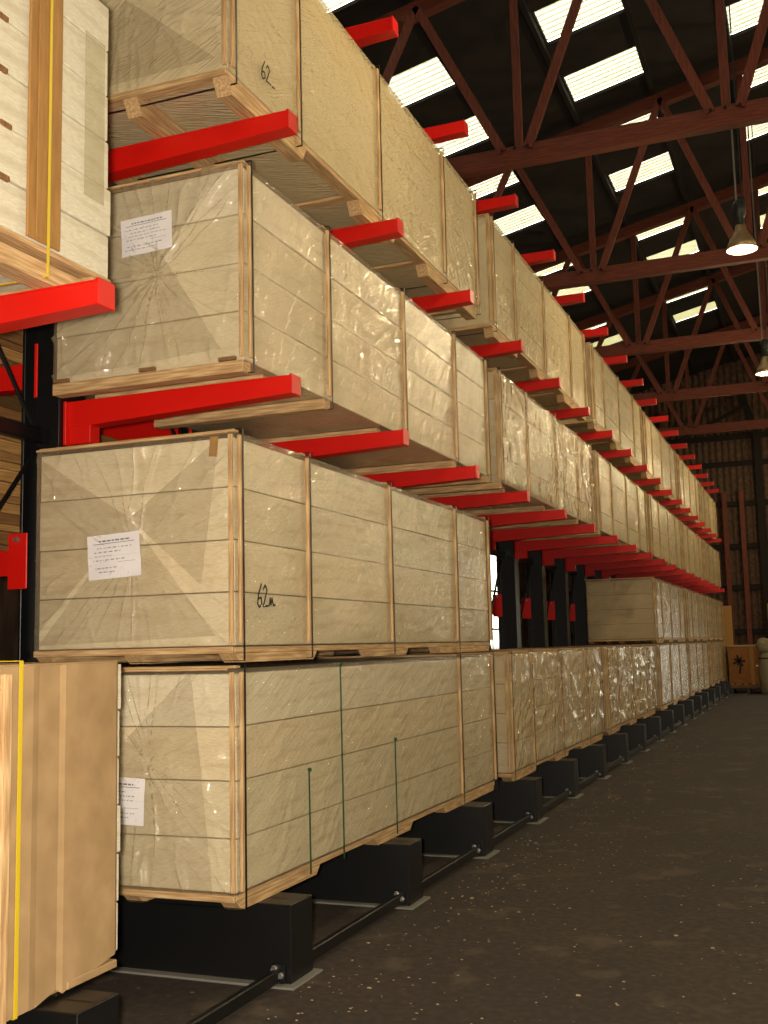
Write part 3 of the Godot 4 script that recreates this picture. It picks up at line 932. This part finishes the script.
func near_bundles() -> void:
	# white packs on the middle arms, cut by the picture's edge
	var zf := -3.64
	var l := 3.3
	var t := thing("white_board_bundle", "unwrapped white board bundle with a yellow strap over a brown edge board", "board bundle", Vector3(BUNDLE_X, ROW_B, zf + l / 2))
	rng.seed = 77
	for x in [-1.0, 0.0, 1.0]:
		part("runner_block", box_mesh(Vector3(0.10, 0.075, l - 0.02), 0.004), M.wood_z, t, Vector3(x * (BW / 2 - 0.06), 0.038, 0))
	for k in 5:
		part("cross_board", box_mesh(Vector3(BW, 0.03, 0.12), 0.004), M.wood_x, t, Vector3(0, 0.091, -l / 2 + 0.07 + k * (l - 0.14) / 4))
	part("side_board", box_mesh(Vector3(0.09, 0.022, l), 0.004), M.wood_z, t, Vector3(BW / 2 - 0.045, 0.118, 0))
	var y := 0.132
	for k in 6:
		var h: float = [0.185, 0.20, 0.205, 0.20, 0.20, 0.20][k]
		part("board_pack", box_mesh(Vector3(BW - 0.02, h - 0.006, l - 0.02), 0.004), M.white_board, t, Vector3(rng.randf_range(-0.006, 0.004), y + h / 2, rng.randf_range(-0.012, 0.012)))
		if k > 0:
			part("spacer", box_mesh(Vector3(0.03, 0.022, 0.06), 0.003), M.old_x, t, Vector3(BW / 2 - 0.015, y, -l / 2 + 0.64 + rng.randf_range(-0.05, 0.05)))
		y += h
	part("edge_board", box_mesh(Vector3(0.012, y - 0.14, 0.19), 0.004), M.kraft, t, Vector3(BW / 2 + 0.002, 0.132 + (y - 0.132) / 2, -l / 2 + 0.433))
	part("edge_board", box_mesh(Vector3(0.006, y - 0.15, 0.03), 0.002), M.kraft, t, Vector3(BW / 2 + 0.011, 0.135 + (y - 0.132) / 2, -l / 2 + 0.47))
	part("yellow_strap", strap_mesh(BW + 0.024, y - 0.02, 0.003, 0.013), M.yellow, t, Vector3(0, 0.012, -l / 2 + 0.415))
	part("tape", box_mesh(Vector3(0.002, 0.7, 0.13), 0.0), M.tape, t, Vector3(BW / 2 - 0.002, 0.78, -l / 2 + 0.12))
	# card-covered bundle on the base beams
	zf = -3.74
	l = 3.0
	t = thing("cardboard_covered_bundle", "bundle covered with brown cardboard and a yellow strap, on the base beams", "board bundle", Vector3(BUNDLE_X, BASE_TOP, zf + l / 2))
	for x in [-1.0, 0.0, 1.0]:
		part("runner_block", box_mesh(Vector3(0.10, 0.06, l - 0.25), 0.004), M.wood_z, t, Vector3(x * (BW / 2 - 0.09), 0.03, 0))
	y = 0.062
	for k in 6:
		part("board_pack", box_mesh(Vector3(BW - 0.025, 0.180, l - 0.01), 0.004), M.white_board, t, Vector3(rng.randf_range(-0.004, 0.004), y + 0.093, rng.randf_range(-0.014, 0.004)))
		y += 0.186
	# the sheet over the side: three panels with creases between and an uneven lower edge
	var st := new_st()
	var zz := [-l / 2 + 0.035, -l / 2 + 0.06, -l / 2 + 0.375, -l / 2 + 0.40, -l / 2 + 0.52, -l / 2 + 0.56, -l / 2 + 0.9, l / 2]
	var out := [0.004, 0.016, 0.016, 0.008, 0.012, 0.020, 0.016, 0.014]
	var low := [0.075, 0.065, 0.012, 0.03, 0.004, 0.008, 0.004, 0.006]
	for k in zz.size() - 1:
		var p := []
		for i in 8:
			var e := k + 1 if i & 4 else k
			p.append(Vector3(BW / 2 - 0.012 + out[e] + (0.006 if i & 1 else 0.0), (y + 0.004) if i & 2 else low[e], zz[e]))
		hexa(st, p)
	part("cardboard_side", done(st), M.card, t)
	st = new_st()
	bevel_box(st, Vector3(0.0, y + 0.007, 0.02), Vector3(BW + 0.012, 0.008, l - 0.05), 0.003)
	bevel_box(st, Vector3(BW / 2 - 0.10, y + 0.014, 0.35), Vector3(0.20, 0.006, l - 0.75), 0.003)
	part("cardboard_top", done(st), M.card, t)
	st = new_st()
	bevel_box(st, Vector3(BW / 2 - 0.02, 0.07, -l / 2 + 0.2), Vector3(0.06, 0.03, 0.30), 0.004)
	part("cardboard_flap", done(st), M.card, t, Vector3(0.005, -0.04, 0))
	part("lath", box_mesh(Vector3(0.02, y - 0.02, 0.045), 0.004), M.wood_y, t, Vector3(BW / 2 + 0.026, y / 2 - 0.01, -l / 2 + 0.715))
	part("yellow_strap", strap_mesh(BW + 0.026, y + 0.018, 0.003, 0.018), M.yellow, t, Vector3(0.004, 0.004, -l / 2 + 0.63))

func back_stacks() -> void:
	# brown sheet stacks on the far side of the rack
	rng.seed = 55
	var k := 0
	for s in [[2.18, 0.80, -3.4], [3.25, 0.95, -3.4]]:
		var lab: String = ["stack of brown wooden sheets behind the upright, on the lower rear arms", "stack of brown wooden sheets behind the upright, on the upper rear arms"][k]
		var t := thing("wooden_sheet_stack", lab, "wood stack", Vector3(-4.79, s[0], -4.9), "wooden sheet stacks behind the rack")
		var y := 0.0
		for b in [-1.6, 0.0, 1.6]:
			part("batten", box_mesh(Vector3(1.1, 0.03, 0.08), 0.003), M.old_x, t, Vector3(0, 0.015, b))
		y = 0.03
		while y < s[1]:
			var h := rng.randf_range(0.04, 0.085)
			part("wooden_sheet", box_mesh(Vector3(1.15, h - 0.003, 4.2), 0.003), M["ply_%d" % rng.randi_range(0, 2)], t, Vector3(rng.randf_range(-0.01, 0.012), y + h / 2, rng.randf_range(-0.02, 0.02)))
			y += h
		k += 1

func lumpy(rad: float, high: float, sd: int) -> ArrayMesh:
	# a slumped, creased sack
	var n := noise(sd, 1.0, 3)
	var st := SurfaceTool.new()
	st.begin(Mesh.PRIMITIVE_TRIANGLES)
	st.set_smooth_group(0)
	var at := func(i: int, k: int) -> Vector3:
		var v := i / 14.0
		var a := TAU * (k % 18) / 18.0
		var r := rad * pow(sin(PI * clampf(v * 0.9 + 0.1, 0.0, 1.0)), 0.35) if i > 0 else 0.0
		if i == 14:
			r = 0.0
		r *= 1.0 + 0.30 * n.get_noise_3d(cos(a) * 1.6, v * 3.0, sin(a) * 1.6)
		return Vector3(cos(a) * r, high * maxf(0.0, v - (0.06 if i < 2 else 0.0)), sin(a) * r)
	for i in 14:
		for k in 18:
			var p: Vector3 = at.call(i, k)
			var q: Vector3 = at.call(i, k + 1)
			var r2: Vector3 = at.call(i + 1, k + 1)
			var s2: Vector3 = at.call(i + 1, k)
			var out := p + q + r2 + s2 - Vector3(0, high * 2.0, 0)
			if i > 0:
				tri(st, p, q, r2, out)
			tri(st, p, r2, s2, out)
	st.generate_normals()
	return st.commit()

func far_things() -> void:
	# things standing at the end of the aisle
	var t := thing("cardboard_crate", "brown cardboard crate with a dark emblem, on a pallet at the end wall", "crate", Vector3(-2.04, 0.0, -33.7))
	for z in [-0.4, 0.0, 0.4]:
		part("pallet_block", box_mesh(Vector3(0.95, 0.09, 0.10), 0.004), M.old_x, t, Vector3(0, 0.205, z))
	for k in 5:
		part("pallet_board", box_mesh(Vector3(0.12, 0.022, 0.95), 0.003), M.wood_z, t, Vector3(-0.41 + k * 0.205, 0.261, 0))
	part("carton", box_mesh(Vector3(0.90, 1.05, 0.9), 0.012), M.brown_card, t, Vector3(0, 0.80, 0))
	part("carton_lid", box_mesh(Vector3(0.93, 0.05, 0.93), 0.01), M.card, t, Vector3(0, 1.35, 0))
	part("yellow_strap", box_mesh(Vector3(0.10, 1.06, 0.008), 0.003), M.kraft, t, Vector3(0.20, 0.80, 0.455))
	var st := new_st()
	for k in 7:
		var a := TAU * k / 7.0
		bar(st, Vector3(0, 0, 0), Vector3(cos(a), sin(a), 0) * (0.13 if k % 2 else 0.18), 0.004, 0.06)
	bar(st, Vector3(0.05, -0.1, 0), Vector3(0.0, -0.36, 0), 0.004, 0.06)
	part("emblem", done(st), M.ink, t, Vector3(-0.16, 0.92, 0.455))
	part("paper_tag", box_mesh(Vector3(0.12, 0.04, 0.004), 0.0), M.paper_0, t, Vector3(0.36, 0.78, 0.455))
	t = thing("low_skid", "dark green low steel skid under the crate pallet", "skid", Vector3(-1.98, 0.0, -33.7))
	for x in [-0.45, 0.0, 0.45]:
		part("skid_beam", box_mesh(Vector3(0.10, 0.13, 1.05), 0.006), M.dark_green, t, Vector3(x, 0.066, 0))
	part("deck_plate", box_mesh(Vector3(1.05, 0.026, 1.0), 0.004), M.dark_green, t, Vector3(0, 0.145, 0))
	t = thing("leaning_panel", "tall narrow orange-brown panel standing at the end of the rack", "panel", Vector3(-2.55, 0, -34.4))
	part("panel_sheet", box_mesh(Vector3(0.30, 2.55, 0.05), 0.004), M.ply_2, t, Vector3(0, 1.275, 0))
	part("panel_edge", box_mesh(Vector3(0.04, 2.55, 0.065), 0.004), M.wood_y, t, Vector3(-0.16, 1.275, 0))
	t = thing("carton_stack", "stack of tan cartons beside the tall panel at the rack's end", "carton stack", Vector3(-2.82, 0, -33.9))
	for k in 3:
		part("carton", box_mesh(Vector3(0.52, 0.45, 0.5), 0.01), [M.card, M.brown_card, M.card][k], t, Vector3([0.0, 0.01, -0.01][k], 0.228 + k * 0.455, 0))
	t = thing("wrapped_sack", "pale grey wrapped sack beside the cardboard crate", "sack", Vector3(-1.42, 0, -32.8))
	part("sack_body", lumpy(0.24, 1.30, 9), M.grey_cloth, t)
	part("sack_cover", lumpy(0.19, 0.42, 21), M.grey_cloth, t, Vector3(-0.06, 1.16, 0.05))
	part("sack_tie", lathe([Vector2(0.235, 0.98), Vector2(0.25, 1.0), Vector2(0.235, 1.02)], 14), M.strap, t)
	t = thing("yellow_post", "bright yellow guard post by the end wall", "post", Vector3(-1.30, 0, -35.0))
	part("post", lathe([Vector2(0.0, 2.6), Vector2(0.10, 2.6), Vector2(0.10, 0.02)].duplicate(), 16), M.yellow, t)
	part("foot_plate", box_mesh(Vector3(0.3, 0.02, 0.3), 0.004), M.yellow, t, Vector3(0, 0.01, 0))

func litter() -> void:
	# chips and crumbs of board on the floor
	rng.seed = 321
	var mm := MultiMesh.new()
	mm.transform_format = MultiMesh.TRANSFORM_3D
	var st := new_st()
	hexa(st, [Vector3(-0.5, 0, -0.4), Vector3(0.4, 0, -0.5), Vector3(-0.4, 0.5, -0.3), Vector3(0.3, 0.4, -0.35), Vector3(-0.35, 0, 0.5), Vector3(0.5, 0, 0.35), Vector3(-0.3, 0.35, 0.3), Vector3(0.35, 0.5, 0.2)])
	mm.mesh = done(st)
	var n := 800
	mm.instance_count = n
	for k in n:
		var near := rng.randf() < 0.55
		var z := -rng.randf_range(2.2, 20.0) if near else -rng.randf_range(2.2, 9.0)
		var x := -2.4 + absf(rng.randfn(0.0, 0.45)) if near else rng.randf_range(-2.4, 0.5)
		var s := rng.randf_range(0.005, 0.014)
		if rng.randf() < 0.06:
			s *= 2.0
		mm.set_instance_transform(k, Transform3D(Basis(Vector3.UP, rng.randf() * TAU).scaled(Vector3(s, s * 0.4, s * rng.randf_range(0.5, 1.3))), Vector3(x, 0.0, z)))
	var o := MultiMeshInstance3D.new()
	o.name = "floor_litter"
	o.multimesh = mm
	o.material_override = M.chip
	add_child(o)
	o.set_meta("kind", "stuff")
	tag(o, "pale crumbs and chips scattered over the dark floor", "litter")

func _ready() -> void:
	stage()
	make_materials()
	print("materials")
	building()
	trusses()
	print("building")
	rack()
	print("rack")
	bundles()
	near_bundles()
	back_stacks()
	lamps()
	far_things()
	litter()
	for o in find_children("*", "GeometryInstance3D", true, false):
		(o as GeometryInstance3D).cast_shadow = GeometryInstance3D.SHADOW_CASTING_SETTING_ON
	print("done")
